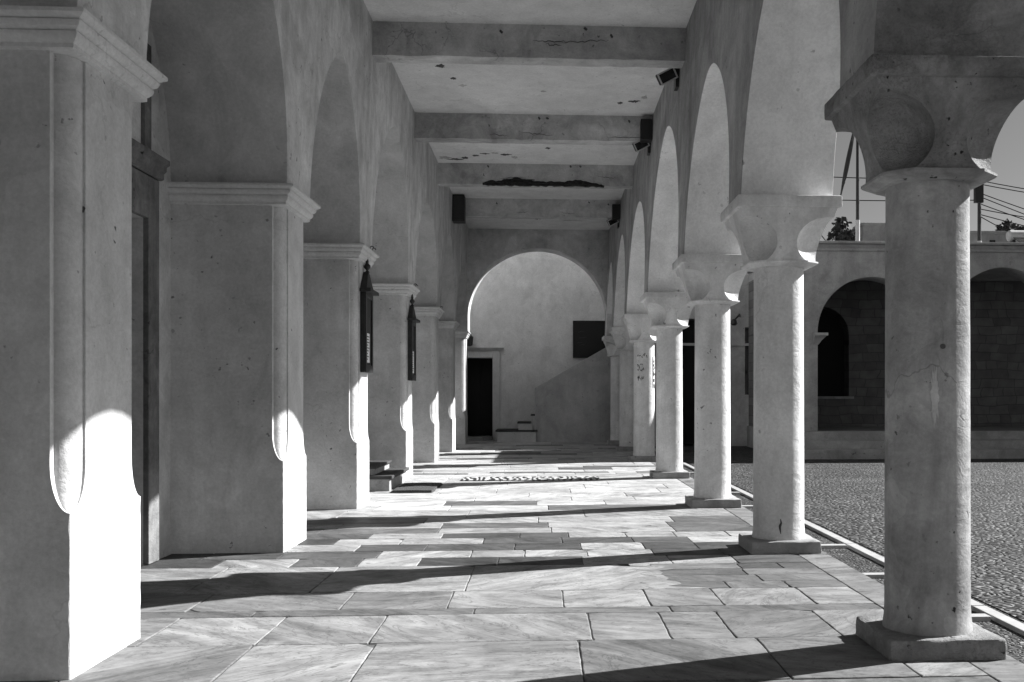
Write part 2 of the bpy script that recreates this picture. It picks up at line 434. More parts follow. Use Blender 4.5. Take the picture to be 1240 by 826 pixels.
for (a, b) in ((3.67,3.86),(3.86,4.03),(4.03,4.21),(4.21,4.38),(4.38,4.54)):
    row(a, b, wmin=.2, wmax=.36, tones=T2, dark=.45, dt=(.11,.2))
row(4.54, 4.72, wmin=.4, wmax=.6, tones=T2, dark=.15, dt=(.2,.3))
row(4.72, 4.90, wmin=.3, wmax=.6, tones=T2, dark=.2, dt=(.2,.3)); row(4.90, 5.12, wmin=.35, wmax=.7, tones=T2, dark=.1, dt=(.24,.32))
row(5.12, 5.45, wmin=.35, wmax=.7, tones=T2, dark=.08, dt=(.24,.32))
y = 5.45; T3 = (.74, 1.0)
while y < 12.9:
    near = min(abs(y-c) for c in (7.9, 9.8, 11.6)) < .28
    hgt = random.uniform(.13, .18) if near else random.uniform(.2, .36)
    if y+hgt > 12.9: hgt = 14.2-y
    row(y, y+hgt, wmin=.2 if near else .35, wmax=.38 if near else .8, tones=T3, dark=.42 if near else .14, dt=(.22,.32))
    y += hgt
# long kerb slabs along the column line
y = -6.0
while y < 13:
    L = random.uniform(.35, .7); slab(.95, 1.07, y, y+L, random.uniform(.34, .46)); y += L
me = bpy.data.meshes.new('marble_floor'); me.from_pydata(fv, [], ff)
ca = me.attributes.new('tone', 'FLOAT_COLOR', 'FACE')
for i, c in enumerate(ft): ca.data[i].color = (c[0], c[1], c[2], 1)
me.materials.append(M['marble'])
fo = bpy.data.objects.new('marble_floor', me); col.objects.link(fo); tag(fo, kind='structure')
g = MB(); g.add([(-1.45*S,-2.3*S,-.0075),(1.066*S,-2.3*S,-.0075),(1.066*S,14.2*S,-.0075),(-1.45*S,14.2*S,-.0075)], [(0,1,2,3)])
struct('floor_bedding', g, M['grout'])

# ------------------------------------------------------------------ church wall (left), ceiling, beams
t = thing('church_wall', 'long plastered church wall behind the square piers on the left', 'wall', (-1.7, 6, FL))
w = MB()
DY0, DY1, DH = 2.80, 3.74, .63
w.box(-1.9, -1.42, -2.5, DY0, FL-.05, ZC+.3)
w.box(-1.9, -1.42, DY1, 14.5, FL-.05, ZC+.3)
w.box(-1.9, -1.42, DY0, DY1, DH, ZC+.3)
w.build('masonry', M['wall'], t)
t = thing('church_door', 'dark wooden church door with stained stone frame behind the nearest piers', 'door', (-1.42, 3.27, FL))
w = MB(); w.box(-1.60, -1.55, DY0-.01, DY1+.01, FL, DH+.01)
for k in range(4):
    for j in range(3):
        w.box(-1.55, -1.538, DY0+.04+k*.23, DY0+.23+k*.23, FL+.06+j*.4, FL+.40+j*.4)
w.build('door_leaf', M['wood'], t, bevel=.004)
w = MB(); w.box(-1.421, -1.40, DY1-.0, DY1+.10, FL+.002, .78); w.box(-1.421, -1.40, DY0-.10, DY0, FL+.002, .78)
w.box(-1.421, -1.40, DY0, DY1, DH, .78)
w.build('door_frame', M['frame'], t, bevel=.006)
w = MB()
prof = [(.0,.785),(.008,.79),(.008,.81),(.016,.82),(.016,.835),(.026,.843),(.026,.86)]
for (e0, z0), (e1, z1) in zip(prof, prof[1:]):
    if z1 > z0: w.hexa([(-1.425,DY0-.12-e0*.5,z0),(-1.40+e0,DY0-.12-e0*.5,z0),(-1.40+e0,DY1+.12+e0*.5,z0),(-1.425,DY1+.12+e0*.5,z0)],
           [(-1.425,DY0-.12-e1*.5,z1),(-1.40+e1,DY0-.12-e1*.5,z1),(-1.40+e1,DY1+.12+e1*.5,z1),(-1.425,DY1+.12+e1*.5,z1)])
w.build('lintel_moulding', M['frame'], t)
w = MB(); w.box(-1.44, -1.405, DY1-.02, DY1+.04, .877, 1.25); w.box(-1.44, -1.405, DY0-.02, DY0+.04, .877, 1.25); w.box(-1.44,-1.405,DY0+.041,DY1-.021,1.19,1.25)
w.build('fanlight_frame', M['frame'], t, bevel=.006)

w = MB(); w.box(-1.9, 1.16, -2.5, 13.12, ZC, ZC+.28)
ROOF = thing('passage_roof', 'flat plastered ceiling and roof slab over the arcaded passage', 'roof', (-.3, 6, ZC))
w.build('ceiling_slab', M['ceil'], ROOF)
def xl(z): return -.985+.035*(z-SPL)/(ZC-SPL)
def xr(z): return .735+.05*(z-SPR)/(ZC-SPR)
def xro(z): return 1.09+.03*(z-SPR)/(ZC-SPR)
BEAMS = [(.75,'ceiling beam above the camera end of the passage'), (2.45,'ceiling beam over the nearest column, beyond the top of the picture'), (4.1,'ceiling beam over the second column, beyond the top of the picture'),
         (5.75,'frontmost ceiling beam in view, stained and cracked, deepest looking'), (7.58,'second ceiling beam in view, with a thin crack low on its face'),
         (9.2,'ceiling beam with a long black spalled gash along its lower edge'), (10.83,'farthest ceiling beam, just before the end arch')]
def wiggle(p0, p1, n, amp, rnd):
    a = Vector(p0); b = Vector(p1); out = []
    for i in range(n+1):
        q = a.lerp(b, i/n)
        if 0 < i < n: q = q + Vector((rnd.uniform(-1,1)*amp, 0, rnd.uniform(-1,1)*amp))
        out.append(q)
    return out
rb = random.Random(3)
for i, (yb, lab) in enumerate(BEAMS):
    if i < 3: continue
    t = thing('ceiling_beam', lab, 'beam', (-.08, yb+.065, ZB), 'beams across the passage ceiling')
    w = MB()
    nseg = 24
    rgs = []
    for k in range(nseg+1):
        f = k/nseg
        x0 = -.99+f*(1.80)
        j = rb.uniform(-.003, .003); j2 = rb.uniform(-.003, .003)
        rgs.append([W(x0, yb+j2, ZB+j), W(x0, yb+.13+j2, ZB+j), W(x0, yb+.13, ZC+.02), W(x0, yb, ZC+.02)])
    w.rings(rgs); w.build('beam_body', M['beam'], t, smooth=30, bevel=0)
    c = MB()
    for q in range(3 if i < 5 else 2):
        xs = rb.uniform(-.8, .5); ln = rb.uniform(.08, .28); z = ZB+rb.uniform(.02, .1)
        pts = wiggle(W(xs, yb-.001, z), W(xs+ln, yb-.001, z+rb.uniform(-.02, .02)), 12, .012, rb)
        c.tube(pts, [.0012+.0035*math.sin(math.pi*k/12) for k in range(13)], 5)
    for q in range(3):
        xs = rb.uniform(-.8, .7); z = rb.uniform(ZC-.05, ZC-.01)
        c.tube(wiggle(W(xs, yb-.002, z), W(xs+.015, yb-.002, z-.012), 3, .008, rb), .014, 6)
    c.build('crack', M['crack'], t)
    if i == 5:
        c = MB(); n = 46
        up = []; lo = []
        for k in range(n+1):
            f = k/n; x = -.56+f*1.08
            env = min(1, f*16)*min(1, (1-f)*11)
            bump_ = .018+.028*math.exp(-((f-.27)/.1)**2)+.016*math.exp(-((f-.78)/.08)**2)+.012*math.exp(-((f-.05)/.04)**2)
            zt = ZB+.012+env*(bump_+rb.uniform(-.006, .007))-.012*max(0, f-.85)*6
            zl = ZB-.004-env*rb.uniform(0, .012)-.02*max(0, f-.9)*5
            up.append((x, zt)); lo.append((x, zl))
        rgs = []
        for (x, zt), (x2, zl) in zip(up, lo):
            d = rb.uniform(.004, .018)
            rgs.append([W(x, yb+.02, zl), W(x, yb-d, zl+.004), W(x, yb-d*.6, (zl+zt)/2), W(x, yb-.003, zt), W(x, yb+.02, zt)])
        c.rings(rgs); c.build('spalled_gash', M['rust'], t, smooth=20)
        c = MB()
        c.tube(wiggle(W(-.52, yb-.016, ZB+.018), W(.5, yb-.018, ZB+.004), 26, .006, rb), .009, 6)
        c.tube(wiggle(W(-.35, yb-.014, ZB+.044), W(-.1, yb-.014, ZB+.04), 10, .006, rb), .008, 6)
        c.build('rebar', M['rust'], t)
# ragged flakes of paint on the ceiling slab
def flake(x, y, rx, ry):
    c = MB(); n = 22
    ring = [(x+rx*math.cos(2*math.pi*k/n)*rb.uniform(.35, 1.25), y+ry*math.sin(2*math.pi*k/n)*rb.uniform(.35, 1.25)) for k in range(n)]
    c.rings([[W(a, b, ZC+.004) for a, b in ring], [W(a, b, ZC-.0025) for a, b in ring]])
    c.build('peeled_patch', M['crack'] if rb.random() < .6 else M['chip'], ROOF)
for (x, y, rx, ry) in ((-.88,9.0,.06,.05),(-.78,9.05,.07,.035),(-.70,9.0,.03,.05),(-.60,8.9,.03,.03),(-.52,8.83,.035,.02),(-.43,8.8,.03,.025),(-.34,8.85,.045,.03),(-.27,8.95,.03,.05),
                       (.62,8.3,.08,.035),(.55,8.4,.03,.05),(.70,8.15,.03,.03),(-.75,6.2,.02,.03),(-.66,6.5,.03,.04),(-.6,6.75,.02,.03),(-.55,6.9,.025,.03),(.62,7.2,.04,.03),(.52,7.25,.02,.03),(.68,7.1,.02,.04),
                       (-.02,7.0,.02,.02),(.02,8.6,.022,.03),(-.1,12.0,.05,.08),(-.5,11.9,.2,.05),(.3,12.1,.16,.04)): flake(x, y, rx, ry)

# ------------------------------------------------------------------ arcade walls
def arcade(name, spans, apex, zs, y_start, y_end, floor_start, xin, xout, label, mats):
    out = [(y_start, floor_start)]
    if floor_start < zs:
        out.append((spans[0][0], floor_start))
    else: pass
    for (a, b), h in zip(spans, apex):
        out += arch_pts(a, b, zs, h-zs, w=.06 if zs == SPL else .16)
    out.append((y_end, zs)); out.append((y_end, ZC+.02)); out.append((y_start, ZC+.02))
    m = MB(); n = len(out)
    inn = [W(xin(z), y, z) for y, z in out]; ou = [W(xout(z), y, z) for y, z in out]
    m.add(inn+ou, [tuple(range(n)), tuple(range(2*n-1, n-1, -1))]+[(i, (i+1) % n, n+(i+1) % n, n+i) for i in range(n)])
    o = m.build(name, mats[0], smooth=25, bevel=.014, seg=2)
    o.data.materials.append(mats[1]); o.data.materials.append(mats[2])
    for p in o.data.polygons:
        if abs(p.normal.x) < .5: p.material_index = 2 if p.center.y < 2.6*S else 1  # column-side soffits nearest the camera are coloured dark to imitate shade
    return tag(o, label, 'wall')
def xin_l(z): return xl(z) if z > SPL-.2 else -.985
def xin_r(z): return xr(z) if z > SPR-.2 else .735
Lspans = [(a+PT, b) for a, b in zip(PIER, PIER[1:])]
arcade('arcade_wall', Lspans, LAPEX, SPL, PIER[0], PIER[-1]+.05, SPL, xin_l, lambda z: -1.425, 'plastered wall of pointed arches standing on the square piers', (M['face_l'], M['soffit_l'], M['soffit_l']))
HB = .135
cy = [-.74, .86]+COLY
Rspans = [(a+HB, b-HB) for a, b in zip(cy, cy[1:])]
arcade('arcade_wall', Rspans, RAPEX, SPR, -2.2, COLY[-1]-.05, FL-.05, xin_r, lambda z: xro(z) if z > SPR-.2 else 1.09, 'plastered wall of pointed arches standing on the round columns', (M['face_r'], M['soffit_r'], M['oldcap_and_shade']))  # solid stretch behind the camera is added to darken the near bays
w = MB(); w.box(-1.42, 1.09, -2.5, -2.2, FL-.05, ZC-.002)  # unseen wall added to keep light off the near end
tag(w.build('added_light_block_wall', M['wall']), 'unseen plastered wall added behind the camera to darken the near end', 'wall')

# ------------------------------------------------------------------ piers
ords = ['nearest square pier, cut by the left edge, half in sunlight', 'second square pier on the left, beside the dark church door',
        'third square pier, carrying the taller black notice case', 'fourth square pier, carrying the farther black notice case',
        'fifth square pier, just beyond the farther black notice case', 'sixth square pier, narrow in the distance', 'last square pier, carrying the end arch beside the dark doorway']
def c_of(z):
    z0 = -.247; hh = .105
    if z <= z0: return 0.0
    if z >= z0+hh: return 1.0
    q = 1-(z-z0)/hh
    return math.sqrt(max(0, 1-q*q))
rp = random.Random(5)
def make_pier(y0, label, first=False):
    t = thing('square_pier', label, 'pier', (-1.2, y0+PT/2, FL), 'square piers along the church side')
    y1 = y0+PT
    zl = [FL-.02]+[FL+.005+.0172*k for k in range(20)]+[-.247+.105*(k/14)**1.7 for k in range(15)]+[0, .3, .6, .742]
    CU, CV = .042, .072
    rgs = []
    for z in zl:
        c = max(c_of(z), .035+.05*rp.random()**2); u0 = CU*c; v0 = CV*c
        q = .26
        path = [(u0, 0)]
        K = 9
        for k in range(K+1):
            tt = math.pi/2*k/K
            path.append((u0*(1-(1-q*.5)*math.sin(tt)), v0*(1-(1-q*1.0)*math.cos(tt))))
        path.append((0, v0))
        path = [(u0, 0), (u0, v0*q*.99)]+path[1:-1]+[(u0*q*.5*.99, v0), (0, v0)]
        near = [W(-1.0-u, y0+v, z) for u, v in path]
        far = [W(-1.0-u, y1-v*.8, z) for u, v in reversed(path)]
        rgs.append([W(-1.43, y0, z)]+near+far+[W(-1.43, y1, z)])
    m = MB(); m.rings(rgs); m.build('pier_shaft', M['pier'], t, smooth=38)
    prof = [(.003,.728),(.011,.732),(.011,.741),(.014,.743),(.020,.750),(.023,.757),(.023,.763),(.019,.764),(.030,.772),(.034,.781),(.034,.784),(.030,.785),(.042,.791),(.048,.795),(.048,.803),(.040,.806)]
    rgs = [[W(-1.43, y0-e, z), W(-1.0+e, y0-e, z), W(-1.0+e, y1+e, z), W(-1.43, y1+e, z)] for e, z in prof]
    m = MB(); m.rings(rgs); m.build('cornice', M['trim'], t, smooth=28)
    return t
for y0, lab in zip(PIER[2:], ords): make_pier(y0, lab)
for y0, lab in zip(PIER[:2], ('square pier one bay behind the camera', 'square pier just left of the camera')): make_pier(y0, lab)
# iron hooks on the cornices
for (k, dy, lab) in ((4, .30, 'small curled iron hook on the third pier cornice, left of a pair'), (4, .37, 'small curled iron hook on the third pier cornice, right of a pair'),
                     (5, .30, 'small curled iron hook on the fourth pier cornice, left of a pair'), (5, .37, 'small curled iron hook on the fourth pier cornice, right of a pair'), (6, .32, 'single curled iron hook on the fifth pier cornice')):
    yb = PIER[k]+dy; x = -.972
    pts = [W(x, yb, .804)]+[Vector(W(x, yb, .83))+Vector((.02*math.cos(a), .0, .02*math.sin(a))) for a in [R(200-30*j) for j in range(8)]]
    m = MB(); m.tube(pts, .006, 6); tag(m.build('iron_hook', M['iron'], smooth=60), lab, 'hook', 'iron hooks on the cornices')

# ------------------------------------------------------------------ columns
def capital_mesh():
    bm = bmesh.new()
    hb, ht, H = .126*S, .183*S, .195*S
    vs = [bm.verts.new((sx*h, sy*h, z)) for h, z in ((hb, 0), (ht, H)) for sx, sy in ((-1,-1),(1,-1),(1,1),(-1,1))]
    for f in [(3,2,1,0),(4,5,6,7),(0,1,5,4),(1,2,6,5),(2,3,7,6),(3,0,4,7)]: bm.faces.new([vs[i] for i in f])
    me = bpy.data.meshes.new('capital_block'); bm.to_mesh(me); bm.free()
    o = bpy.data.objects.new('capital_block', me); col.objects.link(o)
    cut = []
    for sx in (-1,1):
        for sy in (-1,1):
            b2 = bmesh.new(); bmesh.ops.create_uvsphere(b2, u_segments=56, v_segments=36, radius=1)
            b2.transform(Matrix.Translation((sx*.152*S, sy*.152*S, .068*S)) @ Matrix.Diagonal((.115*S, .115*S, .092*S, 1)))
            m2 = bpy.data.meshes.new('scoop'); b2.to_mesh(m2); b2.free()
            c = bpy.data.objects.new('scoop', m2); col.objects.link(c); cut.append(c)
            md = o.modifiers.new('b', 'BOOLEAN'); md.operation = 'DIFFERENCE'; md.object = c; md.solver = 'EXACT'
    dg = bpy.context.evaluated_depsgraph_get(); dg.update()
    res = bpy.data.meshes.new_from_object(o.evaluated_get(dg))
    for c in cut+[o]: bpy.data.objects.remove(c)
    res.polygons.foreach_set('use_smooth', [True]*len(res.polygons)); res.set_sharp_from_angle(angle=R(32))
    res.materials.clear()
    return res
CAP = capital_mesh()
clabs = ['nearest round column on the right, pitted and blackened at its capital', 'second round column from the camera, bare shaft, dark spot by its foot',
         'third round column from the camera, standing at the white marble edging', 'fourth round column from the camera, just right of the poster column',
         'fifth round column, with scratched writing and a poster on its shaft', 'sixth round column, partly hidden by the poster column', 'last round column, carrying the right foot of the end arch']
columns = []
rc = random.Random(11)
behind = [(.86, 'round column just right of the camera')]
for i, (yc, lab) in enumerate(list(zip(COLY, clabs))+behind):
    t = thing('round_column', lab, 'column', (XC, yc, FL), 'round columns along the courtyard side')
    sm = M['old'] if i == 0 else M['colm']
    m = MB(); p = .135
    m.box(XC-p, XC+p, yc-p, yc+p, FL-.03, FL+.046)
    m.build('plinth', M['oldcap_and_shade'] if i == 0 else M['stone'], t, bevel=.014, seg=2, smooth=40, rough=.011, cell=.035 if i < 2 else .07)
    m = MB()
    prof = [(.104, FL+.040), (.1035, FL+.05), (.1005, FL+.075)]+[(.0992-.0028*k/8, FL+.1+k*(.42+EYE)/8) for k in range(9)]+[(.0965, .512)]
    zs_ = [FL+.1+k*(.412+EYE-.1)/46 for k in range(47)]
    prof = [(.104, FL+.040), (.1035, FL+.05), (.1005, FL+.075)]+[(.0992-.0028*k/46, z) for k, z in enumerate(zs_)]+[(.0965, .512)]
    rgs = []
    for r_, z_ in prof:
        rg = []
        for q in range(72):
            a = 2*math.pi*q/72; p_ = Vector(W(XC+r_*math.cos(a), yc+r_*math.sin(a), z_))
            rr_ = r_*(1+  .005*mnoise.noise(p_*2.2)+.003*mnoise.noise(p_*7)+.002*mnoise.noise(p_*19))
            rg.append(W(XC+rr_*math.cos(a), yc+rr_*math.sin(a), z_))
        rgs.append(rg)
    m.rings(rgs); m.build('shaft', sm, t, smooth=50)
    m = MB(); a, b = .136, .082
    octo = [(-a,-b),(-b,-a),(b,-a),(a,-b),(a,b),(b,a),(-b,a),(-a,b)]
    s0 = .80
    m.rings([[W(XC+x*f, yc+y*f, z) for x, y in octo] for f, z in ((s0,.498),(.97,.507),(1,.511),(1,.517))])
    m.build('neck_ring', M['old'] if i == 0 else M['colm'], t)
    me = CAP.copy(); me.materials.append(M['oldcap_and_shade'] if i == 0 else M['colm'])
    cap = bpy.data.objects.new('capital', me); col.objects.link(cap); cap.parent = t
    cap.location = (0, 0, (.5165+EYE)*S)
    m = MB(); h = .197
    m.box(XC-h, XC+h, yc-h, yc+h, .7085, .752)
    ab = m.build('abacus', M['oldcap_and_shade'] if i == 0 else M['colm'], None, bevel=.008, smooth=40, rough=.005, cell=.05 if i < 3 else .1)
    ab.parent = cap; ab.data.transform(Matrix.Translation(-(Vector(W(XC, yc, FL))+cap.location)))
    columns.append(t)

# scratches, marks on columns
def on_shaft(yc, ang, z, r=.0985):            # ang measured from -Y towards +X
    return W(XC+r*math.sin(ang), yc-r*math.cos(ang), z)
m = MB()
for rowz, n in ((.37, 7), (.29, 4), (.245, 5), (.165, 5)):
    for k in range(n):
        a = -.75+.14*k+rc.uniform(-.02,.02)
        m.tube([on_shaft(COLY[4], a, rowz, .0985), on_shaft(COLY[4], a+.05, rowz+rc.uniform(-.02,.03), .0992), on_shaft(COLY[4], a+.09, rowz+rc.uniform(-.02,.02), .0992)], .006, 5)
m.build('scratched_writing', M['crack'], columns[4])
rgs = []
m = MB(); vs = []; fs = []
NA = 8
for k in range(NA+1):
    a = R(52+5.5*k)
    for z in (.08, .37): vs.append(on_shaft(COLY[4], a, z, .1012))
    for z in (.08, .37): vs.append(on_shaft(COLY[4], a, z, .1000))
for k in range(NA):
    o = 4*k
    fs += [(o, o+4, o+5, o+1), (o+2, o+3, o+7, o+6), (o, o+2, o+6, o+4), (o+1, o+5, o+7, o+3)]
m.add(vs, fs); tag(m.build('poster', M['poster'], smooth=40), 'black and white printed poster wrapped round the sunny side of a column', 'poster')
# dark rust streak at the foot of the second column
m = MB(); m.tube(wiggle(on_shaft(COLY[1], -.15, -.47, .099), on_shaft(COLY[1], -.13, -.535, .099), 6, .008, rc), [.003,.007,.010,.009,.007,.004,.002], 6)
m.build('dark_stain', M['crack'], columns[1])
m = MB(); m.tube([on_shaft(COLY[0], .0, .115, .09), on_shaft(COLY[0], 0, .115, .1005)], .012, 10)
m.build('bolt_hole', M['crack'], columns[0])
m = MB()
def blob(ang, z, ra, rz, n=18, r=.0996, amp=.2):
    vs = [on_shaft(COLY[0], ang, z, r+.0006)]
    for k in range(n):
        f = 1+rc.uniform(-amp, amp); a = 2*math.pi*k/n
        vs.append(on_shaft(COLY[0], ang+ra*f*math.cos(a), z+rz*f*math.sin(a), r))
    m.add(vs, [(0, 1+k, 1+(k+1) % n) for k in range(n)])
blob(-.19, -.0, .09, .06, 40, amp=.3)
m.build('pale_chip', M['chip'], columns[0])

# ------------------------------------------------------------------ end arch, end wall, stair
t_y0, t_y1 = 12.80, 13.14
m = MB()
cx_, rr = -.102, .857; zc_ = .979
pts = [(-1.42, SPL+.004), (cx_-rr, SPL+.004), (cx_-rr, zc_)]
pts += [(cx_-rr*math.cos(a), zc_+rr*math.sin(a)) for a in [math.pi*k/48 for k in range(1, 48)]]
pts += [(cx_+rr, zc_), (cx_+rr, SPR+.004), (1.095, SPR+.004), (1.115, ZC+.02), (-1.42, ZC+.02)]
n = len(pts)
m.add([W(x, t_y0, z) for x, z in pts]+[W(x, t_y1, z) for x, z in pts],
      [tuple(range(n)), tuple(range(2*n-1, n-1, -1))]+[(i, (i+1) % n, n+(i+1) % n, n+i) for i in range(n)])
tag(m.build('end_arch_wall', M['wall'], smooth=25, bevel=.012), 'wall with a wide round arch closing the far end of the passage', 'wall')
YE = 14.15
t = thing('end_wall', 'mottled plastered wall seen through the round arch behind the stair', 'wall', (0, YE, FL))
DX0, DX1, DZ0, DZ1 = -1.20, -.725, -.545, .525
m = MB()
m.box(-1.42, DX0, YE, YE+.4, FL-.05, 2.7); m.box(DX1, 2.1, YE, YE+.4, FL-.05, 2.7); m.box(DX0, DX1, YE, YE+.4, DZ1, 2.7); m.box(DX0, DX1, YE, YE+.4, FL-.05, DZ0)
m.build('masonry', M['limewash'], t)
t = thing('end_doorway', 'dark doorway with plain stone frame in the end wall', 'door', ((DX0+DX1)/2, YE, FL))
m = MB(); m.box(DX0-.01, DX1+.01, YE+.2, YE+.23, DZ0, DZ1+.01)
for k in range(3): m.box(DX0+.03+k*.15, DX0+.15+k*.15, YE+.19, YE+.2, DZ0+.06, DZ1-.06)
m.build('door_leaf', M['void'], t)
m = MB(); m.box(DX1, DX1+.10, YE-.03, YE+.0, FL, DZ1+.09); m.box(DX0-.1, DX0, YE-.03, YE+.0, FL, DZ1+.09); m.box(DX0, DX1, YE-.03, YE, DZ1, DZ1+.09)
m.build('door_frame', M['trim'], t, bevel=.006)
m = MB(); m.hexa([(DX0-.11,YE-.04,DZ1+.092),(DX1+.11,YE-.04,DZ1+.092),(DX1+.11,YE,DZ1+.092),(DX0-.11,YE,DZ1+.092)],
               [(DX0-.15,YE-.08,DZ1+.135),(DX1+.15,YE-.08,DZ1+.135),(DX1+.15,YE,DZ1+.135),(DX0-.15,YE,DZ1+.135)])
m.build('door_cornice', M['trim'], t)
m = MB(); m.box(DX0-.1, DX1+.0, YE-.10, YE+.19, FL, DZ0); m.build('door_sill', M['stone'], t, bevel=.01)
t = thing('stair', 'plastered stair rising to the right behind a sloping solid parapet', 'stair', (0, 13.85, FL))
P0, P1 = 13.55, 13.66
m = MB()
zA = .109; sl = .575; xA = -.142
m.hexa([(xA,P0,FL-.02),(1.75,P0,FL-.02),(1.75,P1,FL-.02),(xA,P1,FL-.02)], [(xA,P0,zA),(1.75,P0,zA+sl*(1.75-xA)),(1.75,P1,zA+sl*(1.75-xA)),(xA,P1,zA)])
m.build('parapet', M['parapet'], t, bevel=.012)
m = MB(); m.box(-.635, -.13, 13.62-.1, YE-.002, FL-.02, -.462); m.build('step', M['trim'], t)
m = MB(); m.box(-.655, -.11, 13.50, YE-.003, -.462, -.44); m.build('tread', M['dark_tread'], t, bevel=.004)
for k in range(10):
    x0 = -.36+.174*k if k else -.36; z1 = -.34+.1*k
    m = MB(); m.box(x0, x0+.174+(0 if k else 0), P1+.003 if x0 > -.2 else 13.60, YE-.004, FL, z1-.018); m.build('step', M['trim'], t)
    m = MB(); m.box(x0-.014, x0+.174-.014, P1+.004 if x0 > -.2 else 13.59, YE-.005, z1-.018, z1); m.build('tread', M['dark_tread'], t)
# dark board above the stair
t = thing('wall_board', 'large black framed board on the end wall above the stair parapet', 'board', (.61, YE-.01, .53))
m = MB(); m.box(.385, .845, YE-.018, YE-.002, .545, 1.015); m.build('panel', M['black'], t)
m = MB()
m.box(.37, .86, YE-.03, YE-.002, 1.015, 1.035); m.box(.37, .86, YE-.03, YE-.002, .525, .545); m.box(.37, .385, YE-.03, YE-.002, .545, 1.015); m.box(.845, .86, YE-.03, YE-.002, .545, 1.015)
m.build('frame', M['wood'], t)
m = MB()
for (a, b, z) in ((.44,.52,.88),(.45,.55,.80),(.43,.5,.73),(.46,.53,.7)): m.tube(wiggle(W(a,YE-.019,z), W(b,YE-.019,z+.01), 6, .01, rc), .005, 5)
m.build('faint_lettering', M['crack'], t)
# lantern over the end doorway
def lantern(x, y, z, label):
    t = thing('wall_lantern', label, 'lantern', (x, y, z))
    m = MB(); m.lathe(x, y, [(.028,z-.085),(.05,z-.075),(.058,z+.03),(.062,z+.035),(.02,z+.075),(.008,z+.10)], 6); m.build('lamp_body', M['iron'], t)
    m = MB(); m.lathe(x, y, [(.040,z-.07),(.051,z+.02),(.0515,z+.021)], 6)
    m = MB(); m.tube([W(x,y,z+.10), W(x,y+.03,z+.115), W(x,YE+.01,z+.115)], .012, 6); m.build('bracket', M['iron'], t)
lantern(-1.04, YE-.10, .765, 'small black lantern on a bracket above the dark end doorway')

# ------------------------------------------------------------------ black notice cases on piers
def notice_case(yc, label, zoff):
    x0 = -.999
    t = thing('notice_case', label, 'notice case', (x0, yc, .125+zoff), 'black pointed cases on the piers')
    y0, y1 = yc-.115, yc+.115
    zb, zt = .125+zoff, .56+zoff
    m = MB(); m.box(x0, x0+.024, y0, y1, zb, zt); m.build('case_body', M['wood'], t, bevel=.006)
    m = MB(); m.box(x0+.0245, x0+.032, y0, y0+.03, zb, zt); m.box(x0+.0245, x0+.032, y1-.03, y1, zb, zt)
    m.box(x0+.0245, x0+.032, y0+.03, y1-.03, zb, zb+.04); m.box(x0+.0245, x0+.032, y0+.03, y1-.03, zt-.03, zt); m.build('door_frame', M['iron'], t, bevel=.003)
    m = MB(); m.box(x0, x0+.06, y0-.02, y1+.025, zt, zt+.018); m.build('ledge', M['wood'], t, bevel=.004)
    m = MB(); zr = zt+.018
    m.hexa([(x0,y0-.005,zr),(x0+.036,y0-.005,zr),(x0+.036,y1+.005,zr),(x0,y1+.005,zr)], [(x0,yc-.015,zr+.10),(x0+.026,yc-.015,zr+.10),(x0+.026,yc+.015,zr+.10),(x0,yc+.015,zr+.10)])
    m.build('pitched_top', M['wood'], t)
    m = MB(); xf = x0+.018; m.lathe(xf, yc, [(.011,zr+.09),(.013,zr+.10),(.006,zr+.11),(.018,zr+.125),(.018,zr+.135),(.007,zr+.15),(.009,zr+.155),(.003,zr+.19)], 12)
    m.build('finial', M['iron'], t, smooth=50)
    m = MB(); m.box(x0+.0242, x0+.0262, y0+.035, y0+.145, zb+.055, zb+.215); pp = m.build('paper_notice', M['paper'], t)
    m = MB(); rr_ = random.Random(int(yc*10))
    for k in range(9):
        z = zb+.07+k*.0155; m.box(x0+.0263, x0+.0268, y0+.045, y0+.045+rr_.uniform(.04,.09), z, z+.0055)
    o = m.build('print_lines', M['black']); o.parent = pp; o.data.transform(Matrix.Translation(-Vector(W(x0, yc, .125+zoff))))
notice_case(PIER[4]+.20, 'black pointed notice case with a paper slip on the third pier, the nearer one', .005)
notice_case(PIER[5]+.19, 'black pointed notice case on the fourth pier, the farther and smaller looking one', -.01)

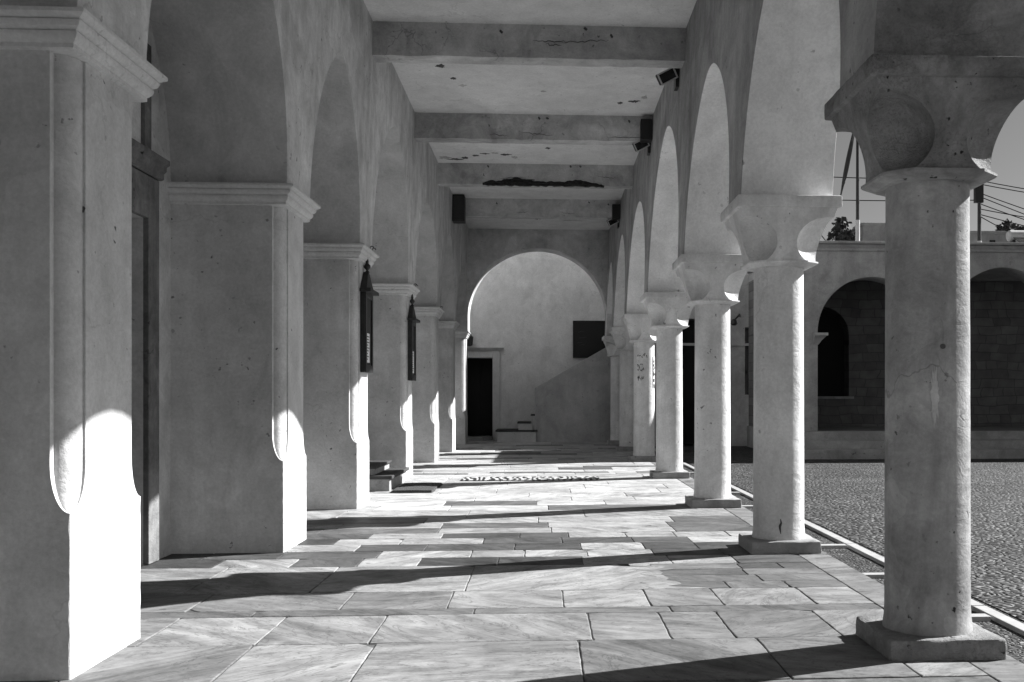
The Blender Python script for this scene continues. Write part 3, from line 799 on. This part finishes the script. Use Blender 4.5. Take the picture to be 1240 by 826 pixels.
# ------------------------------------------------------------------ loudspeaker and floodlights
t = thing('loudspeaker', 'tall black loudspeaker high on the left wall before the farthest beam', 'loudspeaker', (-.9, 10.72, 1.78))
m = MB(); m.box(-.955, -.83, 10.60, 10.78, 1.79, 2.06); m.build('cabinet', M['black'], t, bevel=.012)
m = MB(); m.box(-.945, -.84, 10.592, 10.60, 1.80, 2.045); m.build('grille', M['iron'], t)
m = MB(); m.box(-.99, -.955, 10.66, 10.72, 1.9, 1.96); m.build('bracket', M['iron'], t)
def floodlight(y, z, label, boxed):
    x = xr(z)
    t = thing('floodlight', label, 'floodlight', (x, y, z), 'floodlights on the column side wall')
    m = MB(); m.box(x-.022, x+.004, y-.04, y+.05, z-.07, z+.06); m.build('mounting_plate', M['iron'], t, bevel=.003)
    m = MB()
    for s in (-1, 1):
        m = MB(); m.tube([W(x-.02, y+.04*s, z+.03), W(x-.06, y+.045*s, z+.035), W(x-.075, y+.045*s, z)], .008, 6); m.build('bracket_arm', M['iron'], t, smooth=50)
    m = MB(); m.tube([W(x-.02, y, z+.045), W(x-.05, y, z+.05), W(x-.06, y, z+.02)], .012, 6)
    m.build('bracket', M['iron'], t, smooth=50)
    # head, tilted down towards the passage and the camera
    rot = Matrix.Rotation(R(-28), 4, 'Y') @ Matrix.Rotation(R(15), 4, 'X')
    c = Vector(W(x-.075, y-.02, z-.005))
    def bx(mb, sx, sy, sz, off):
        vs = [c + rot @ Vector((off[0]+a*sx, off[1]+b*sy, off[2]+d*sz)) for d in (-1,1) for a, b in ((-1,-1),(1,-1),(1,1),(-1,1))]
        mb.add(vs, [(3,2,1,0),(4,5,6,7),(0,1,5,4),(1,2,6,5),(2,3,7,6),(3,0,4,7)])
    m = MB(); bx(m, .105, .06, .065, (0,0,0)); m.build('lamp_housing', M['black'], t, bevel=.01)
    m = MB()
    for (sx, sz, ox, oz) in ((.108,.008,0,.062),(.108,.008,0,-.062),(.008,.054,.1,0),(.008,.054,-.1,0)): bx(m, sx, .008, sz, (ox,-.066,oz))
    m.build('rim', M['steel'], t, bevel=.002)
    m = MB(); bx(m, .09, .004, .052, (0,-.063,0)); m.build('lens', M['glass'], t)
    if boxed:
        m = MB(); m.box(x-.085, x-.001, y-.16, y-.05, z+.0, z+.15); m.build('ballast_box', M['black'], t, bevel=.006)
floodlight(6.02, 1.875, 'black floodlight high on the column wall behind the frontmost beam', False)
floodlight(7.66, 1.875, 'black floodlight with a box above it by the second beam', True)
floodlight(10.9, 1.855, 'black floodlight with a box by the farthest beam', True)

# ------------------------------------------------------------------ church steps, doormat, inlaid panel
t = thing('church_steps', 'two low marble steps between the third and fourth piers', 'steps', (-1.2, 7.0, FL))
m = MB(); m.box(-1.42, -.985, 6.58, 7.36, FL, FL+.075); m.build('step', M['stone'], t)
m = MB(); m.box(-1.42, -.965, 6.56, 7.38, FL+.075, FL+.097); m.build('tread', M['dark_tread'], t, bevel=.008)
m = MB(); m.box(-1.42, -1.09, 6.66, 7.28, FL+.097, FL+.135); m.build('step', M['stone'], t)
m = MB(); m.box(-1.42, -1.075, 6.64, 7.30, FL+.135, FL+.152); m.build('tread', M['dark_tread'], t, bevel=.008)
m = MB()
rgs = []
K = 20
for k in range(K+1):
    y = 6.44+.60*k/K
    rgs.append([W(-.955+rc.uniform(-.004,.004), y, FL+.001), W(-.70+rc.uniform(-.006,.006), y, FL+.001), W(-.705, y, FL+.012+rc.uniform(0,.004)), W(-.83, y, FL+.015+rc.uniform(0,.004)), W(-.95, y, FL+.012+rc.uniform(0,.004))])
m.rings(rgs); tag(m.build('doormat', M['mat'], smooth=30), 'dark bristle doormat on the marble before the church steps', 'doormat')
m = MB(); m.box(-.60, .385, 7.33, 7.62, FL+.001, FL+.006)
tag(m.build('inlaid_panel', M['inlay']), 'long black and white patterned marble panel set in the floor', 'floor panel')

# ------------------------------------------------------------------ opposite side of the courtyard
YO = 10.42
t = thing('courtyard_arcade', 'low arcaded building with moulded cornice across the pebbled courtyard', 'building', (4.5, YO, FL))
PZ = -.357
m = MB()
m.box(2.44, 9.5, YO-.10, YO+2.0, FL-.05, PZ); m.build('platform', M['stone'], t)
m = MB(); m.box(2.42, 9.5, YO-.34, YO-.10, FL-.05, PZ-.085); m.box(2.40, 9.5, YO-.56, YO-.34, FL-.05, PZ-.165)
m.build('steps', M['stone'], t, bevel=.01)
archs = [(2.78, 3.92, 1.225), (4.10, 5.36, 1.34), (5.54, 6.8, 1.34), (6.98, 8.24, 1.34)]
SZ = .66; OT = 1.50
out = [(2.45, PZ)]
for a, b, h in archs:
    out += [(a, PZ)] + arch_pts(a, b, SZ, h-SZ, 20) + [(b, PZ)]
out += [(9.5, PZ), (9.5, OT), (2.45, OT)]
m = MB(); n = len(out); TH = .3
m.add([W(x, YO, z) for x, z in out]+[W(x, YO+TH, z) for x, z in out],
      [tuple(range(n)), tuple(range(2*n-1, n-1, -1))]+[(i, (i+1) % n, n+(i+1) % n, n+i) for i in range(n)])
m.build('front_wall', M['far'], t, smooth=25, bevel=.012)
m = MB()
for (e, z0, z1) in ((.025, OT-.01, OT+.02), (.0, OT+.02, OT+.06), (.06, OT+.06, OT+.085)): m.box(2.44-e, 9.5, YO-e-.003, YO+2.0, z0, z1)
m.build('cornice', M['far'], t, bevel=.008)
m = MB(); m.box(2.46, 9.5, YO+.3, YO+2.0, OT-.12, OT-.012); m.build('roof', M['far'], t)
m = MB()
BY = YO+1.6
WX0, WX1, WZ0, WZ1 = 2.95, 3.58, .0, 1.06
m.box(2.45, 2.52, YO+.301, BY, PZ, OT-.12); m.box(2.45, WX0, BY, BY+.35, PZ, OT-.12); m.box(WX1, 9.5, BY, BY+.35, PZ, OT-.12); m.box(WX0, WX1, BY, BY+.35, PZ, WZ0)
ap = arch_pts(WX0, WX1, .72, WZ1-.72, 14)
n = len(ap)
poly = ap+[(WX1, OT-.12), (WX0, OT-.12)]
nn = len(poly)
m.add([W(x, BY, z) for x, z in poly]+[W(x, BY+.35, z) for x, z in poly],
      [tuple(range(nn)), tuple(range(2*nn-1, nn-1, -1))]+[(i, (i+1) % nn, nn+(i+1) % nn, nn+i) for i in range(nn)])
m.build('back_wall', M['ashlar'], t)
m = MB(); m.box(WX0-.02, WX1+.02, BY+.2, BY+.22, WZ0, WZ1+.02); m.build('window_pane', M['void'], t)
m = MB(); m.box(WX0-.05, WX1+.05, BY-.04, BY+.19, WZ0-.03, WZ0); m.build('window_sill', M['stone'], t)
for a, b, h in archs:
    for xx, sgn in ((a, -1), (b, 1)):
        m = MB()
        prof = [(.004, SZ-.13), (.012, SZ-.12), (.03, SZ-.09), (.07, SZ-.045), (.085, SZ-.04), (.085, SZ-.012)]
        x_in = xx+sgn*.05
        m.rings([[W(x_in, YO-e, z), W(xx-sgn*e, YO-e, z), W(xx-sgn*e, YO+TH+e, z), W(x_in, YO+TH+e, z)] for e, z in prof])
        m.build('pier_capital', M['far'], t, smooth=30)
# the side building joining our passage to that arcade
t = thing('corner_building', 'plain plastered corner wall beyond the far columns with a dark opening', 'building', (1.7, 12.6, FL))
CY = 12.55
m = MB()
OX0, OX1, OZ = 1.62, 1.92, .95
VX0, VX1 = 2.44, 2.66
m.box(1.13, OX0, CY, CY+.3, FL-.05, 1.5); m.box(OX1, VX0, CY, CY+.3, FL-.05, 1.5); m.box(VX1, 3.0, CY, CY+.3, FL-.05, 1.5)
m.box(OX0, OX1, CY, CY+.3, OZ, 1.5); m.box(VX0, VX1, CY, CY+.3, .85, 1.5); m.box(VX0, VX1, CY, CY+.3, FL-.05, .02)
m.build('masonry', M['far'], t)
m = MB(); m.box(1.13, 3.0, CY-.03, CY-.002, .62, .65); m.build('string_course', M['far'], t)
m = MB(); m.box(OX0-.01, OX1+.01, CY+.22, CY+.25, FL, OZ+.01); m.build('door', M['void'], t)
m = MB(); m.box(VX0-.01, VX1+.01, CY+.2, CY+.22, .01, .86); m.build('window', M['glass'], t)
m = MB(); m.box(1.13, 3.0, CY+.3, CY+2, FL, 1.45); m.build('rear_block', M['far'], t)
t = thing('pipe_lamp', 'small curved pipe lamp on the corner wall between second and third columns', 'lamp', (2.38, CY, .95))
m = MB(); m.tube([W(2.38,CY+.01,.98), W(2.36,CY-.06,1.0), W(2.33,CY-.12,.97), W(2.29,CY-.13,.93)], .02, 8); m.build('arm', M['iron'], t, smooth=50)
m = MB(); m.lathe(2.28, CY-.13, [(.02,.86),(.045,.88),(.03,.93),(.012,.94)], 12); m.build('shade', M['iron'], t)

# unseen white wall added behind the camera to bounce sun onto the columns
m = MB(); m.box(1.2, 11, -4.6, -4.2, FL-.3, 2.6)
tag(m.build('added_bounce_wall', M['limewash']), 'unseen white wall added behind the camera to bounce sunlight', 'wall')

# roof-top clutter
RT = OT+.085
t = thing('flagpole', 'tall white flagpole on the roof across the courtyard', 'flagpole', (3.47, YO+.9, RT))
m = MB(); px_, py_ = 3.47, YO+.9
m.lathe(px_, py_, [(.085,RT),(.05,RT+.05),(.026,RT+.15),(.024,RT+.38)], 16); m.build('base', M['steel'], t, smooth=40)
m = MB(); m.lathe(px_, py_, [(.020,RT+.38),(.017,RT+1.2),(.010,RT+2.3)], 12); m.build('pole', M['iron'], t)
m = MB(); m.lathe(px_, py_, [(.002,RT+2.3),(.03,RT+2.32),(.03,RT+2.35),(.002,RT+2.38)], 12); m.build('ball', M['iron'], t)
fl = MB(); rgs = []
for k in range(15):
    f = k/14
    c = Vector(W(px_-.02-.20*f, py_-.02, RT+1.52-.98*f))
    wd = (.03+.06*math.sin(math.pi*min(1, f*1.2))*(.6+.4*f))*(1 if f < .9 else .5)
    ring = []
    for q in range(12):
        a = 2*math.pi*q/12
        ring.append(c+Vector((wd*.55*math.cos(a)*(1+.25*math.sin(3*a+f*5)), wd*.8*math.sin(a), .05*math.cos(a+f*6))))
    rgs.append(ring)
fl.rings(rgs); tag(fl.build('flag', M['cloth'], smooth=60), 'dark furled flag hanging beside the rooftop flagpole', 'flag')
t = thing('cable_pole', 'thin pole on the opposite roof from which cables spread right', 'pole', (4.86, YO+.9, RT))
cxp, cyp = 4.86, YO+.9
m = MB(); m.lathe(cxp, cyp, [(.022,RT),(.02,RT+.5),(.018,RT+1.35)], 10); m.build('pole', M['iron'], t)
m = MB(); m.box(cxp-.075, cxp+.02, cyp-.07, cyp-.02, RT+.58, RT+.80); m.build('junction_box', M['black'], t)
m = MB(); m.lathe(cxp, cyp, [(.06,RT),(.045,RT+.03),(.024,RT+.16)], 10); m.build('base', M['steel'], t)
def cable(z0, x1, z1, sag, label, x0=None, y1=None):
    x0 = cxp if x0 is None else x0
    pts = []
    for k in range(21):
        f = k/20; pts.append(W(x0+(x1-x0)*f, cyp+((y1 or cyp)-cyp)*f, z0+(z1-z0)*f-sag*4*f*(1-f)))
    m = MB(); m.tube(pts, .011, 5); return tag(m.build('cable', M['cable'], smooth=60), label, 'cable', 'cables over the opposite roof')
cabs = [(RT+.80, 9.0, RT+.60, .14, 'highest cable leaving the rooftop pole to the right'), (RT+.84, 9.0, RT+.70, .16, 'upper cable nearly level above the steep ones'),
        (RT+.70, 9.0, RT-.35, .10, 'steep cable falling from the pole box to the right'), (RT+.58, 9.0, RT-.25, .16, 'cable sagging below the steep one from the pole'),
        (RT+.46, 9.0, RT+.02, .16, 'lower cable sagging from the pole towards the roof'), (RT+.44, 7.4, RT-.1, .22, 'lowest cable looping just above the rooftop tank')]
cabs += [(RT+.66, 9.0, RT-.75, .04, 'steepest cable dropping from the pole box towards the roof edge'), (RT+.52, 9.0, RT+.25, .12, 'middle cable of the fan leaving the pole')]
for c in cabs: cable(*c)
cable(RT+.62, 2.3, RT+.62, .02, 'level cable running left past the flagpole', cxp)
cable(RT+.88, 2.3, RT+.90, .04, 'higher level cable running left past the flagpole', cxp)
m = MB(); m.tube([W(2.95, YO+.9, RT+.34), W(3.22, YO+.92, RT+.02)], .011, 5); tag(m.build('guy_wire', M['cable']), 'short slanting stay wire left of the flagpole', 'wire')
t = thing('chimney', 'small dark chimney stub on the roof edge by the second capital', 'chimney', (2.98, YO+.8, RT))
m = MB(); m.box(2.88, 2.93, YO+.75, YO+.85, RT, RT+.27); m.build('flue', M['black'], t, bevel=.006)
m = MB(); m.box(2.84, 2.98, YO+.73, YO+.87, RT, RT+.02); m.build('base', M['stone'], t)
t = thing('water_tank', 'pale cylindrical rooftop water tank with collector panel', 'water tank', (5.12, YO+.45, RT))
m = MB()
cA = Vector(W(4.98, YO+.45, RT+.15)); cB = Vector(W(5.26, YO+.45, RT+.15)); m.tube([cA, cA+Vector((.03,0,0)), cB-Vector((.03,0,0)), cB], [.09, .12, .12, .09], 20); m.build('tank', M['steel'], t, smooth=40)
for x in (5.02, 5.19):
    m = MB(); m.box(x, x+.03, YO+.41, YO+.49, RT, RT+.105); m.build('stand', M['iron'], t)
m = MB(); m.hexa([(5.0,YO+.12,RT+.001),(5.25,YO+.12,RT+.001),(5.25,YO+.36,RT+.11),(5.0,YO+.36,RT+.11)], [(5.0,YO+.12,RT+.011),(5.25,YO+.12,RT+.011),(5.25,YO+.36,RT+.12),(5.0,YO+.36,RT+.12)]); m.build('collector', M['glass'], t)
t = thing('antenna', 'small television antenna on the opposite roof near the tank', 'antenna', (5.5, YO+.7, RT))
m = MB(); m.tube([W(5.52,YO+.7,RT), W(5.52,YO+.7,RT+.2)], .012, 6); m.build('mast', M['iron'], t)
m = MB(); m.tube([W(5.46,YO+.7,RT+.17), W(5.58,YO+.7,RT+.19)], .008, 5)
for k in range(5): m.tube([W(5.47+.025*k,YO+.62,RT+.173+.004*k), W(5.47+.025*k,YO+.78,RT+.173+.004*k)], .006, 5)
m.build('elements', M['iron'], t)

# trees beyond the roof
def tree(x, y, h, rad, label, seed):
    rt = random.Random(seed)
    t = thing('tree', label, 'tree', (x, y, FL), 'trees beyond the opposite roof')
    m = MB(); base = Vector(W(x, y, FL-.1)); top = Vector(W(x, y, FL+h*.6))
    m.tube([base, base.lerp(top, .5)+Vector((.1,0,0)), top], [.2, .14, .06], 8)
    for k in range(5):
        a = rt.uniform(0, 6.28); m.tube([base.lerp(top, .6), top+Vector((math.cos(a)*rad*S*.6, math.sin(a)*rad*S*.6, rt.uniform(.1,.8)))], [.07, .02], 5)
    m.build('trunk', M['bark'], t)
    m = MB(); cl = []
    for k in range(16):
        a = rt.uniform(0, 6.28); q = math.sqrt(rt.random())
        cl.append((Vector(W(x+rad*q*math.cos(a), y+rad*q*math.sin(a), FL+h*rt.uniform(.55, .95))), rt.uniform(.25, .5)*rad*S))
    for k in range(2200):
        c, r = rt.choice(cl)
        d = Vector((rt.gauss(0,1), rt.gauss(0,1), rt.gauss(0,1))).normalized()*r*rt.uniform(.5, 1.05)
        p = c+d; u = Vector((rt.gauss(0,1), rt.gauss(0,1), rt.gauss(0,1))).normalized()*rt.uniform(.06,.13); v = u.cross(Vector((rt.gauss(0,1), rt.gauss(0,1), rt.gauss(0,1)))).normalized()*rt.uniform(.04,.09)
        m.add([p-u, p+v, p+u, p-v], [(0,1,2,3)])
    m.build('crown', M['leaf'], t)
tree(4.85, 16.5, 3.52, .32, 'small round tree behind the flagpole on the far roof', 1)
tree(4.52, 15.2, 3.22, .22, 'low dark bush left of the flagpole on the far roofline', 6)
tree(8.15, 17.5, 3.75, .4, 'dark tree right of the rooftop water tank', 4)

def far_house(x0, x1, y, zt, label):
    t = thing('house', label, 'house', ((x0+x1)/2, y, FL), 'low houses beyond the opposite roof')
    m = MB(); m.box(x0, x1, y, y+1.5, FL-.1, zt); m.build('wall', M['far'], t)
    m = MB(); m.box(x0-.03, x1+.03, y-.03, y+1.53, zt, zt+.05); m.build('roof', M['far'], t, bevel=.01)
    for k in range(2):
        xx = x0+(x1-x0)*(.25+.4*k); m = MB(); m.box(xx, xx+.1, y-.004, y+.1, zt-.28, zt-.1); m.build('window', M['glass'], t)
far_house(5.05, 6.6, 16.2, 2.72, 'pale low house beyond the roof, just right of the flagpole')
far_house(6.9, 9.2, 17.0, 2.74, 'low flat house beyond the roof near the water tank')

# ------------------------------------------------------------------ light, sky, camera
AZ = math.atan2(.365, 1.0); EL = R(35.5)
d = Vector((-math.cos(EL)*math.cos(AZ), -math.cos(EL)*math.sin(AZ), -math.sin(EL)))
sun = bpy.data.lights.new('sun', 'SUN'); sun.energy = 5.0; sun.angle = R(.5); sun.color = (1, 1, 1)
so = bpy.data.objects.new('sun', sun); so.rotation_euler = d.to_track_quat('-Z', 'Y').to_euler(); so.location = (20, 8, 20); col.objects.link(so)
wd = bpy.data.worlds.new('World'); sc.world = wd; wd.use_nodes = True
nt = wd.node_tree; nt.nodes.clear()
out = nt.nodes.new('ShaderNodeOutputWorld'); bg = nt.nodes.new('ShaderNodeBackground'); sky = nt.nodes.new('ShaderNodeTexSky')
sky.sky_type = 'NISHITA'; sky.sun_disc = False; sky.sun_elevation = EL; sky.sun_rotation = math.pi/2-AZ; sky.air_density = .28; sky.dust_density = .6; sky.ozone_density = 1.0
bw = nt.nodes.new('ShaderNodeRGBToBW'); nt.links.new(sky.outputs[0], bw.inputs[0]); nt.links.new(bw.outputs[0], bg.inputs['Color'])
bg.inputs['Strength'].default_value = .05; nt.links.new(bg.outputs[0], out.inputs[0])

PSI = R(3.5); F = 1250.0
cam = bpy.data.cameras.new('camera'); cam.sensor_width = 36; cam.lens = F/1240*36
cam.shift_x = -((661+F*math.tan(PSI))-620)/1240; cam.shift_y = (480-413)/1240
cam.clip_start = .05; cam.clip_end = 20000
co = bpy.data.objects.new('camera', cam); co.location = (0, 0, EYE*S); co.rotation_euler = (R(90), 0, -PSI); col.objects.link(co)
sc.camera = co
sc.view_settings.view_transform = 'Standard'; sc.view_settings.look = 'None'; sc.view_settings.exposure = 1.4; sc.view_settings.gamma = 1
sc.view_settings.use_curve_mapping = False
sc.cycles.use_denoising = True
sc.cycles.max_bounces = 10; sc.cycles.diffuse_bounces = 7; sc.cycles.glossy_bounces = 4
